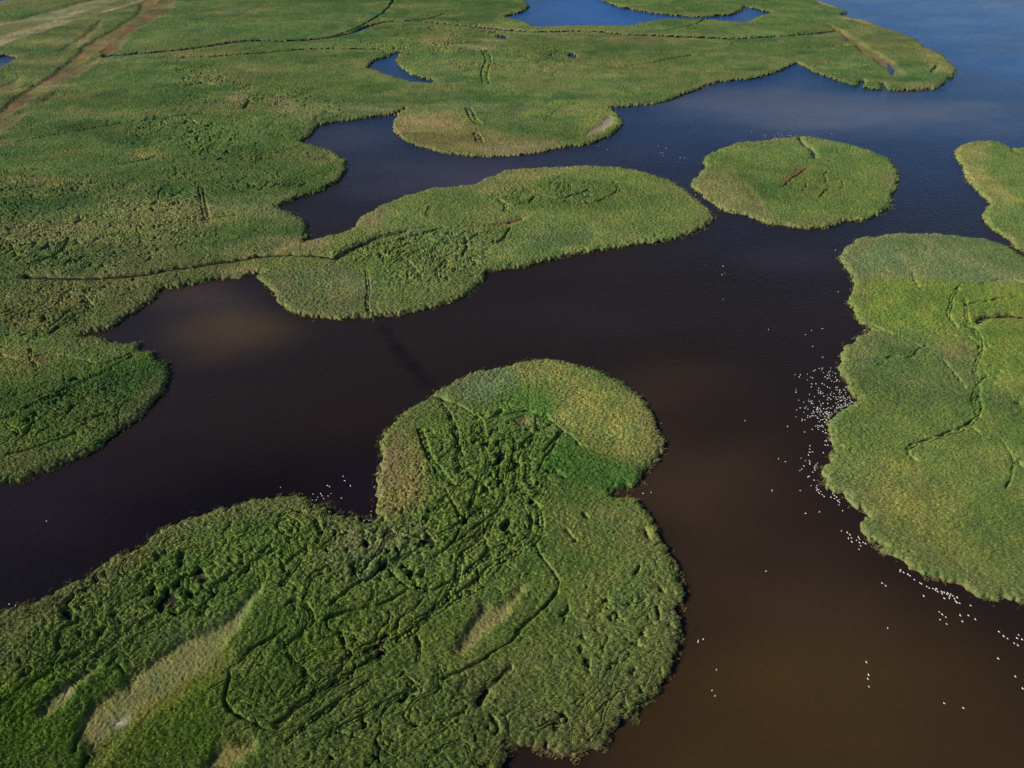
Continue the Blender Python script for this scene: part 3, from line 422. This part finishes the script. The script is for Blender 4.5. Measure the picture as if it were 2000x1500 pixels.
NAMES = {0: 'green reed marsh of the mainland filling the left and top, with dry brown patches and ditches',
 1: 'light green reeds of the long narrow peninsula reaching into the middle channel',
 2: 'round island of green reeds standing alone in the water, upper right',
 3: 'yellow-green reed islet cut by the right edge of the picture above the right peninsula',
 4: 'bright green reeds of the wide right-hand peninsula beside the flock of swans',
 5: 'lumpy dark green reeds of the foreground peninsula with bare strips and gullies'}
idx = np.arange(NV*NU).reshape(NV, NU)
keepv = inside & (H > -.75)
fq = keepv[:-1, :-1] & keepv[1:, :-1] & keepv[:-1, 1:] & keepv[1:, 1:]
fq &= np.maximum.reduce([H[:-1, :-1], H[1:, :-1], H[:-1, 1:], H[1:, 1:]]) > -.15
Xf, Yf, Hf, Cf = X.ravel(), Y.ravel(), H.ravel(), C.reshape(-1, 3)
for k, lab in NAMES.items():
    fk = fq & (owner[:-1, :-1] == k)
    j, i = np.nonzero(fk)
    quads = np.stack([idx[j, i], idx[j, i+1], idx[j+1, i+1], idx[j+1, i]], 1)
    used = np.zeros(NV*NU, bool); used[quads.ravel()] = True
    remap = np.cumsum(used)-1; ids = np.nonzero(used)[0]
    co = np.stack([Xf[ids], Yf[ids], Hf[ids]], 1); cc = Cf[ids]; loops = remap[quads].ravel()
    # leaning blades and plumes standing out of the canopy
    hfk = hf.ravel()[ids]
    co[:, 2] = co[:, 2]
    ok = np.nonzero((co[:, 2] > .4) | ((co[:, 2] > .25) & (hfk < .6) & (hfk > .15)))[0]
    n = int(len(ok)*.52); pick = rng.choice(ok, n, replace=False)
    sp = np.clip(SP.ravel()[ids][pick], .25, 2.2)
    base = co[pick] + np.stack([(rng.random(n)-.5)*sp, (rng.random(n)-.5)*sp, np.zeros(n)], 1)
    tall = np.clip(hfk[pick], .2, 1.1)
    tint0 = cc[pick]*(0.66+.72*rng.random(n))[:, None]
    plume = rng.random(n) < .22
    tint0[plume] = tint0[plume]*.55 + np.array((.20, .175, .095))*.5*(.7+.5*rng.random(plume.sum()))[:, None]
    vs, cs = [], []
    for s in range(3):
        ang = rng.random(n)*2*np.pi
        ln = (.30+.70*rng.random(n)**1.5)*tall*(1+.1*sp)
        lean = .55
        dx = .45*np.cos(ang)+lean; dy = .45*np.sin(ang)-.22
        wdt = (.10+.17*sp)*(.7+.6*rng.random(n))
        px_, py_ = -np.sin(ang), np.cos(ang)
        b0 = base - np.array((0, 0, .25)); up = ln*(.75+.3*rng.random(n))
        A = b0 + np.stack([px_*wdt*.5, py_*wdt*.5, np.zeros(n)], 1); B = b0 - np.stack([px_*wdt*.5, py_*wdt*.5, np.zeros(n)], 1)
        T = base + np.stack([dx*ln, dy*ln, up], 1)
        vs.append(np.stack([A, B, T], 1).reshape(-1, 3)); cs.append(np.repeat(tint0*(.9+.2*rng.random(n))[:, None], 3, 0))
    # stray stems standing in the shallows off the edge
    near_ = np.nonzero((owner.ravel() == k) & (dl.ravel() > -2.4) & (dl.ravel() < .3) & (STR.ravel() > .05))[0]
    m_n = int(len(near_)*.22); pk = rng.choice(near_, m_n, replace=False); spn = np.clip(SP.ravel()[pk], .25, 2)
    for s in range(2):
        ang = rng.random(m_n)*6.283; ln = (.9+1.0*rng.random(m_n))*np.clip(1.1+dl.ravel()[pk]*.3, .3, 1)
        b0 = np.stack([Xf[pk]+(rng.random(m_n)-.5)*.6, Yf[pk]+(rng.random(m_n)-.5)*.6, np.full(m_n, -.1)], 1); wd = (.10+.12*spn)
        sx, sy = -np.sin(ang)*wd, np.cos(ang)*wd
        vs.append(np.stack([b0+np.stack([sx, sy, 0*sx], 1), b0-np.stack([sx, sy, 0*sx], 1), b0+np.stack([(np.cos(ang)*.4+.35)*ln, (np.sin(ang)*.4-.15)*ln, ln], 1)], 1).reshape(-1, 3))
        mixw = rng.random(m_n)[:, None]; cs.append(np.repeat(Cf[pk]*mixw*.9+np.array((.17, .135, .065))*(1-mixw), 3, 0))
    tv = np.concatenate(vs); tcol = np.concatenate(cs)
    nq = len(quads); nt_ = len(tv)//3
    o = make_mesh('reed_bed', np.concatenate([co, tv]), np.concatenate([loops, np.arange(len(tv))+len(co)]),
                  np.concatenate([np.full(nq, 4), np.full(nt_, 3)]), np.concatenate([cc, tcol]), MR,
                  np.concatenate([np.ones(nq, bool), np.zeros(nt_, bool)]))
    o['kind'] = 'stuff'; o['label'] = lab; o['category'] = 'reeds'
    print('reed_bed', k, nq, nt_)

# ground under the reeds: one low sheet, mud with sand and litter where it lies bare
st_ = 3
Xg, Yg = X[::st_, ::st_], Y[::st_, ::st_]; dg = dl[::st_, ::st_]; hg = hf[::st_, ::st_]
Zg = .28*ss(dg, -.6, 1.5)-.14*(1-ss(dg, -2, 0)) + .10*vn(Xg, Yg, 6, 131)*ss(dg, 0, 3) - .1
Cg = C[::st_, ::st_]*1.0; bare = ss(.65-hg, 0, .35)
Cg = np.array((.020, .017, .011), f32)*(1+.3*vn(Xg, Yg, 4, 133))[..., None]*(1-bare)[..., None] + Cg*bare[..., None]
ni, nj = Xg.shape; gi = np.arange(ni*nj).reshape(ni, nj)
m_ = (dg[:-1, :-1] > -3) | (dg[1:, 1:] > -3)
j, i = np.nonzero(m_); quads = np.stack([gi[j, i], gi[j, i+1], gi[j+1, i+1], gi[j+1, i]], 1)
og = make_mesh('ground', np.stack([Xg.ravel(), Yg.ravel(), Zg.ravel()], 1), quads.ravel(), 4, Cg.reshape(-1, 3), MG, True)
og['kind'] = 'structure'

# ------------------------------------------------------------------ water: one sheet to the horizon, sediment tints, with sky and cloud reflections painted into the far colour
wx_ = np.concatenate([[-20000, -8000, -3000], np.arange(-1200, 1201, 3.0), [3000, 8000, 20000]])
wy_ = np.concatenate([[-20000, -5000, -1000, -200], np.arange(20, 1701, 3.0), [3000, 8000, 20000]])
WXg, WYg = np.meshgrid(wx_.astype(f32), wy_.astype(f32))
wc = np.zeros(WXg.shape+(3,), f32); WS = .95; wc[:] = (.0125, .0078, .0058)
WN1 = .55*fbm(WXg*.8+WYg*.3, WYg*1.3, 150, 411, 4); WN2 = .9*fbm(WXg*.7+40, WYg*1.4-WXg*.4, 120, 412, 4)
def blob(px, py, rx, ry, c, a, rot=0.0):
    global wc
    x0, y0 = gp((px, py)); mw = 1/(FOC/ math.hypot(CAM_H, y0))
    dx = (WXg-x0)/(rx*mw); dyy = gp((px, py-ry))[1]-gp((px, py+ry))[1]; dy = (WYg-y0)/(dyy*.5)
    c_, s_ = math.cos(rot), math.sin(rot); dx, dy = dx*c_-dy*s_, dx*s_+dy*c_
    r = np.sqrt((dx+WN1)**2+(dy+WN2)**2)+.6*fbm(WXg*.7+WYg*.5, WYg*1.6-WXg*.3, 95, int(px), 4)
    wc = mixc(wc, np.array(c)*WS, (1-ss(r, -.2, 1.45))*a)
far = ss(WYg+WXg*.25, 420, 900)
wc = mixc(wc, (.005, .024, .078), far)  # blue sky reflection painted into the colour of the far water
for args in [(500,1000,560,200,(.0035,.0015,.002),.9), (200,1080,400,160,(.002,.0008,.001),.95), (1450,1400,560,420,(.042,.0255,.0068),.97), (1380,900,300,330,(.036,.022,.012),.85), (1850,1400,250,200,(.030,.018,.008),.6), (430,640,140,40,(.050,.032,.015),.85), (350,590,110,30,(.038,.025,.017),.8),
    (650,810,90,35,(.020,.011,.009),.35), (1650,230,330,50,(.060,.070,.105),.9), (1480,200,240,30,(.050,.055,.075),.6), (1000,340,360,50,(.040,.033,.052),.8), (700,270,90,30,(.035,.030,.045),.8),  # pale grey-blue blobs at upper right: cloud reflection painted as tint
    (1200,600,300,60,(.016,.012,.013),.6), (1500,500,110,30,(.022,.018,.022),.5), (1180,20,260,40,(.002,.060,.24),.97), (1900,60,300,120,(.001,.050,.18),.97), (60,1000,240,160,(.012,.006,.009),.7),  # saturated blue blobs along the top: reflected sky put into the colour
    (1560,270,260,16,(.02,.024,.06),.5), (640,980,25,14,(.05,.022,.012),.7), (700,940,80,50,(.006,.004,.01),.7)]:
    blob(*args)
wc *= (1+.18*fbm(WXg*.6+WYg*.4, WYg*1.5, 50, 141, 4))[..., None]
T_ = G([(748, 640), (775, 680), (805, 715), (835, 750)])      # darker furrow in the shallow bed
for a_, b_ in zip(T_[:-1], T_[1:]):
    e_ = b_-a_; t_ = np.clip(((WXg-a_[0])*e_[0]+(WYg-a_[1])*e_[1])/(e_**2).sum(), 0, 1)
    wc *= (1-.35*(1-ss(np.hypot(WXg-a_[0]-t_*e_[0], WYg-a_[1]-t_*e_[1]), 1.5, 6)))[..., None]
ni, nj = WXg.shape; gi = np.arange(ni*nj).reshape(ni, nj)
quads = np.stack([gi[:-1, :-1], gi[:-1, 1:], gi[1:, 1:], gi[1:, :-1]], -1).reshape(-1, 4)
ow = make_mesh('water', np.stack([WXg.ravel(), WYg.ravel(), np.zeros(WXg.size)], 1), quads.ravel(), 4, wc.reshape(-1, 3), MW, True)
ow['kind'] = 'structure'

# ------------------------------------------------------------------ swans
def m_white(t, b):
    a = t.nodes.new('ShaderNodeTexNoise'); a.inputs['Scale'].default_value = 6
    r = t.nodes.new('ShaderNodeValToRGB'); r.color_ramp.elements[0].color = (.50, .48, .43, 1); r.color_ramp.elements[1].color = (.68, .67, .63, 1)
    t.links.new(a.outputs['Fac'], r.inputs[0]); t.links.new(r.outputs[0], b.inputs['Base Color']); b.inputs['Roughness'].default_value = .7
def m_beak(t, b):
    b.inputs['Base Color'].default_value = (.55, .22, .03, 1); b.inputs['Roughness'].default_value = .4
MS, MB = mat('white_feathers', m_white), mat('orange_beak', m_beak)
def swan_mesh(nr=16):
    # one loft along the bird: tail, back with folded wings, breast, neck, head, bill  (x, z, half width, half height)
    sp = [(-.62,.20,.015,.008), (-.56,.20,.07,.02), (-.46,.19,.13,.07), (-.32,.17,.20,.13), (-.12,.15,.26,.18), (.08,.14,.26,.19), (.24,.15,.21,.18), (.34,.20,.13,.14), (.385,.30,.075,.085), (.37,.40,.05,.055),
          (.34,.50,.042,.045), (.335,.60,.038,.04), (.36,.68,.04,.04), (.41,.725,.048,.045), (.47,.715,.045,.042), (.52,.695,.028,.026), (.58,.675,.022,.014), (.625,.66,.008,.006)]
    vs = []; P = np.array([(a, b) for a, b, _, _ in sp])
    for k, (x, z, w, h) in enumerate(sp):
        d = P[min(k+1, len(P)-1)]-P[max(k-1, 0)]; d = d/np.hypot(*d); nx, nz = -d[1], d[0]
        for i in range(nr):
            a = 2*math.pi*i/nr; c, s_ = math.cos(a), math.sin(a)
            hh = h*s_
            if k < 7 and s_ > 0: hh *= 1+.28*abs(c)*s_ - .12*(1-abs(c))         # folded wings stand a little above the back line
            vs.append((x+nx*hh, w*c, z+nz*hh))
    f = [(k*nr+i, k*nr+(i+1) % nr, (k+1)*nr+(i+1) % nr, (k+1)*nr+i) for k in range(len(sp)-1) for i in range(nr)]
    f += [tuple(range(nr))[::-1], tuple(range((len(sp)-1)*nr, len(sp)*nr))]
    return vs, f, (len(sp)-3)*nr
sv, sf, bk = swan_mesh()
sme = bpy.data.meshes.new('swan'); sme.from_pydata(sv, [], sf); sme.materials.append(MS); sme.materials.append(MB)
for i, p in enumerate(sme.polygons):
    p.use_smooth = True; p.material_index = 1 if min(p.vertices) >= bk else 0
sme.update()
def PX(ox, oy, s, L): return [(ox+L[i]*s, oy+L[i+1]*s) for i in range(0, len(L), 2)]
B = PX(1500, 690, 1, [107,8,138,6,100,30,106,29.5,105,33,108,38,92,33,89,35,77,41,63,42.5,53,42,61,46.5,83,47,87,48.5,77,52.5,122.5,29,121.5,35,118,37.5,127,37,120,41,116,43,132,40,120,44.5,126,44,111.5,46.5,118,48,115.5,50,
 121.5,49.5,132,47,124,54.5,129,56,135,52,134,54.5,139.5,55,85.5,60,93.5,60,84.5,66,106,59.5,110,62,116,66,120.5,68,99,68.5,98,73,103,75,102.5,77.5,99,78,103.5,79.5,107,78,109,84,54.5,72,54.5,76.5,81,81,91,85,60,92,69.5,96,
 79,92,80,95,84,94.5,86.5,93,85,98,87.5,99,152,66.5,133,67,136,66.5,132.5,71,135.5,72,140.5,72,139.5,74,147,71,150,72.5,139,77.5,143,77,140,80.5,152,77,151.5,80.5,124,76,122,79,122.5,82,129,79,115.5,82,118,87,120,88,116,91,
 123,90.5,128,85,132.5,86,133.5,90,138,85,140.5,87.5,143,86,147,84.5,136.5,90,150,88,148,89,144,92,141.5,93,137,95,133,98,151,93,154,91,156,87,159,84.5,160,88,160.5,92.5,164,95.5,161,97,159,98,148,98.5,151,97.5,151.5,101,
 155.5,100,154.5,103,150,103.5,162,102,159,103,137.5,100,137,102,143,101,143,103,146,105,134,106,134.5,108,138,107,139,105,142,106,143,110,127,104,122.5,107.5,117.5,107,114,109,116.5,98.5,107.5,98,100.5,94,103,99.5,104,103,
 108.5,108.5,96.5,106,97,108,101,108,90,106,74.5,105,72,107.5,78,109.5,63,107,56,111,70,115.5,55,124,67,129,66.5,132,72,130.5,97.5,110.5,95,110,103,111.5,96.5,115,102,115,105,114.5,88.5,113.5,90,116.5,86,117.5,101,119.5,
 108,119,103.5,122.5,86.5,122.5,89,122.5,93,122.5,77.5,122,77.5,125.5,82,123.5,83,125,96,124.5,97,127,111,123.5,111,127.5,103,130.5,106.5,130,114,130,114.5,132,100,134,111,135,116,133,117,136,114.5,114,111.5,116,
 113.5,117.5,117,117,120,115.5,124,116,131,111,130.5,115,134,114,115,120,118,121.5,119,119.5,121.5,121,125,118.5,119,124,117.5,126,119,127,38.5,143.5,93,142.5,96.5,141,99.5,142,97.5,145,102.5,143,105.5,140.5,
 106,142,108,144.5,98.5,149,86.5,149,112,150])
B += PX(1500, 840, 1, [71.5,4,107,3,111.5,6,114,6,111.5,21.5,114.5,21.5,112,29.5,117,30,82,31,81.5,37.5,81.5,43.5,87,43,79,49,108,44.5,20.5,56.5,34,62,64.5,55,73,60.5,81,60.5,82,63.5,81.5,66.5,96.5,65,94,68,92,70.5,91,73,91,76,92,79,
 87.5,82.5,70,70.5,66,76.5,62,79.5,80.5,90.5,78,92,90,98,84,109,95.5,109,94.5,113,96,115.5,95,118,98.5,117,103,120.5,98.5,121.5,100.5,124,106,126.5,109.5,130,63,118.5,8,118.5,126,124.5,129.5,128,134,131,123,131.5,130,134,
 140,136,136,137.5,137.5,139.5,140,142,138.5,146.5])
B += PX(1300, 975, .35, [988,65,858,72,781,80,981,178,1013,187,1028,199,1020,219,1037,217,1039,239,1066,230,1076,213,1082,223,1082,243,1088,261,1079,281,1102,242,1115,249,560,403,1208,469,1228,484,1311,396,1308,404,1328,410,1352,420,
 1364,428,1388,450,1418,467,1427,473,1457,488,1471,497,1440,541,1239,721,1120,910,1132,981,1128,1003,1134,1046,183,790,181,797,210,782,284,952,259,1068,276,1098,1554,1139,1661,1166,1860,740,1886,765,1908,779,1855,890,
 1951,990,1992,1057,1945,805,1965,816])
B += PX(1820, 1120, .09, [25,333,78,365,100,335,127,398,212,403,222,445,268,415,325,453,345,432,390,490,411,455,457,490,269,545,376,538,490,550,516,608,545,637,603,648,548,523,840,700,160,838,224,893,302,952,178,1006,319,1100,
 613,913,661,1045,792,915,942,998,1883,1337,1845,1408,1955,1435])
B += PX(540, 900, .11, [72,477,652,594,643,700,710,695,735,652,787,587,811,624,842,677,918,626,968,584,908,441,945,462,1157,665,1185,277,1214,357,1315,447,1735,467,1685,898,1556,1065,1647,1062,1688,1052,1790,1050])
B += PX(0, 0, 1, [1412,520,1410,537,1416,534,1412,585,1632,489,1637,570,1501,644,1573,654,1585,646,1606,642,1587,677,1688,645,1455,822,1538,833,1256,964,1272,962,91,1018,31,1183,18,1180])
B += PX(1300, 0, .35, [545,752,558,757,557,768,575,765,612,760,610,768,632,745,638,762,651,752,655,762,675,758,688,758,700,758,728,756,480,735,820,750,928,748,465,617,82,880,107,882,0,830,240,1247,168,1088,1295,145,1312,160,1330,172,1285,165,1385,168,1745,787])
B += PX(650, 0, .35, [1482,815,1531,835,1815,815,1860,828,1828,855,1842,852,1843,870,1938,880,1965,882])
ORD = ['first','second','third','fourth','fifth','sixth','seventh','eighth','ninth','tenth','eleventh','twelfth','thirteenth','fourteenth','fifteenth','sixteenth','seventeenth','eighteenth','nineteenth','twentieth',
 'twenty-first','twenty-second','twenty-third','twenty-fourth','twenty-fifth','twenty-sixth','twenty-seventh','twenty-eighth','twenty-ninth','thirtieth','thirty-first','thirty-second','thirty-third','thirty-fourth','thirty-fifth']
# clusters: (x0, y0, x1, y1), what they are, ordered along x or y; first match wins
CLUST = [((590,925,700,995), 'scattered flock off the tip of the dark bay', 'x'), ((700,930,760,1030), 'little group in the corner of the dark bay', 'x'),
 ((1240,955,1280,970), 'pair floating off the foreground peninsula notch', 'x'), ((1400,510,1425,545), 'trio in open water below the round island', 'x'),
 ((1570,636,1612,662), 'trio above the big flock', 'x'), ((1515,890,1540,910), 'pair left of the ragged line by the right bank', 'x'),
 ((1640,1030,1700,1080), 'loose group below the right bank notch', 'x'), ((1718,1130,1735,1150), 'pair just below the long line by the right bank', 'x'),
 ((1755,1105,1912,1182), 'long line hugging the right peninsula', 'x'), ((1825,1190,1915,1225), 'loose group below the long line', 'x'),
 ((1945,1225,2000,1265), 'group at the right picture edge', 'x'), ((1360,1245,1380,1260), 'trio off the foreground peninsula', 'x'),
 ((1385,1300,1402,1362), 'string of three in brown water near the bottom', 'y'), ((1690,1290,1702,1345), 'string of four in brown water, lower right', 'y'),
 ((1840,1370,1885,1390), 'pair in brown open water, bottom right', 'x'), ((1945,1280,2000,1350), 'straggling string, lower right edge', 'y'),
 ((1570,1000,1602,1004), 'pair left of the notch in the right peninsula', 'x'), ((1610,855,1622,875), 'four tight against the right bank bulge', 'y'),
 ((1620,960,1650,1000), 'short line trailing into the right bank notch', 'y'), ((1590,945,1612,972), 'curved line trailing below the big flock', 'y'),
 ((1560,865,1600,935), 'ragged line trailing down from the big flock', 'y')]
DENSE = [((1550,700,1605,800), 'white swan in the loose outer left part of the big flock'), ((1605,700,1680,775), 'white swan in the upper right part of the big flock beside the bank'),
 ((1625,775,1680,806), 'white swan in the crowded corner of the big flock where the bank notches inward'), ((1600,775,1625,806), 'white swan in the packed middle of the big flock'),
 ((1550,800,1590,850), 'white swan on the lower left fringe of the big flock'), ((1590,806,1680,826), 'white swan in the packed lower part of the big flock beside the bank'), ((1580,826,1625,855), 'white swan at the bottom tip of the big flock touching the bank')]
LONE = {(1495,1116): 'lone white swan in open brown water between the two peninsulas', (1734,1227): 'lone white swan in open brown water below the pair by the right bank', (1804,1164): 'lone white swan just under the long line at the right bank',
 (91,1018): 'lone white swan on the black water near the left edge', (31,1183): 'white swan at the reed edge by the left border, the right one of two', (18,1180): 'white swan at the reed edge by the left border, the left one of two', (1455,822): 'lone white swan in open water far left of the big flock', (1538,833): 'lone white swan just left of the bottom of the big flock',
 (548,952): 'lone white swan at the tip of the dark bay, left of the scattered flock', (1508,958): 'lone white swan in brown water left of the curved line', (1563,958): 'lone white swan close left of the curved line',
 (1607,696): 'lone white swan just above the big flock', (1638,696): 'white swan against the reeds just above the big flock', (1646,998): 'lone white swan just left of the notch in the right peninsula', (1501,644): 'lone white swan in open water left of the trio above the big flock',
 (1587,677): 'lone white swan between the trio and the big flock', (1412,585): 'lone white swan below the trio under the round island', (1637,570): 'lone white swan beside the yellow-green band of the right peninsula',
 (1632,489): 'lone white swan off the top left corner of the right peninsula', (1688,645): 'white swan tucked into the narrow reed notch above the big flock', (1571,844): 'lone white swan below the left fringe of the big flock', (1949,1287): 'lone white swan below the group at the right edge'}
B = sorted(set((round(x, 2), round(y, 2)) for x, y in B), key=lambda p: -(gp(p)[1]*CT+CAM_H*ST))[::-1]
near = B[:300]; rest = B[300:]
labels = {}; groups = {}
for box, what, ax in CLUST:
    m = [p for p in near if box[0] <= p[0] <= box[2] and box[1] <= p[1] <= box[3] and p not in labels]
    if len(m) == 1: labels[m[0]] = 'white swan of the ' + what; continue
    m.sort(key=lambda p: p[0] if ax == 'x' else p[1]); d = 'the left' if ax == 'x' else 'the top'
    for i, p in enumerate(m):
        if len(m) == 2: w = (('left' if i == 0 else 'right') if ax == 'x' else ('upper' if i == 0 else 'lower')) + ' white swan of the '
        else: w = ORD[i] + (' white swan from ' if len((what+ORD[i]).split()) < 9 else ' swan from ') + d + ' in the '
        labels[p] = w+what
        while len(labels[p].split()) > 16: print('LONG', labels[p]); break
        groups[p] = 'swans of the '+what
for q, lab in LONE.items():
    c = [p for p in near if p not in labels and math.hypot(p[0]-q[0], p[1]-q[1]) < 3]
    if c: labels[c[0]] = lab
left = [p for p in near if p not in labels]
for p in left:
    for box, lab in DENSE:
        if box[0] <= p[0] <= box[2] and box[1] <= p[1] <= box[3]: labels[p] = lab; groups[p] = lab.replace('white swan', 'swans'); break
    else: print('unlabelled swan', p)
def heading(p):
    if p[1] > 1040 and p[0] > 1600: a, b = gp(p), gp((p[0]-6, p[1]-4.5)); h = math.atan2(b[1]-a[1], b[0]-a[0]) + rng.normal(0, .25)
    elif p[0] < 1420 and p[1] > 1200: a, b = gp(p), gp((p[0]+3, p[1]-6)); h = math.atan2(b[1]-a[1], b[0]-a[0]) + rng.normal(0, .3)
    else: h = rng.random()*2*math.pi
    return h
for p in near:
    o = bpy.data.objects.new('swan', sme); S.collection.objects.link(o)
    x, y = gp(p); o.location = (x, y, 0); o.rotation_euler = (0, 0, heading(p)); k = .60+.24*rng.random(); o.scale = (k, k, k)
    o['label'] = labels.get(p, 'white swan floating on the open brown water beside the flock'); o['category'] = 'swan'; o['group'] = 'white swans resting on the water'
V = np.array(sv); vv, ff = [], []
for n_, p in enumerate(rest):
    h = heading(p); x, y = gp(p); c, s_ = math.cos(h), math.sin(h); k = .62+.2*rng.random()
    q = V*k; vv += list(zip(q[:, 0]*c-q[:, 1]*s_+x, q[:, 0]*s_+q[:, 1]*c+y, q[:, 2])); ff += [tuple(i+n_*len(V) for i in f) for f in sf]
me = bpy.data.meshes.new('distant_swans'); me.from_pydata([tuple(map(float, v)) for v in vv], [], ff); me.materials.append(MS); me.materials.append(MB)
nf_ = len(sf)
for i, p in enumerate(me.polygons): p.use_smooth = True; p.material_index = sme.polygons[i % nf_].material_index
o = bpy.data.objects.new('distant_swans', me); S.collection.objects.link(o)
o['kind'] = 'stuff'; o['label'] = 'tiny distant white swans scattered on the far water round the islands'; o['category'] = 'swans'
print(len(B), 'swans')

print('script done')
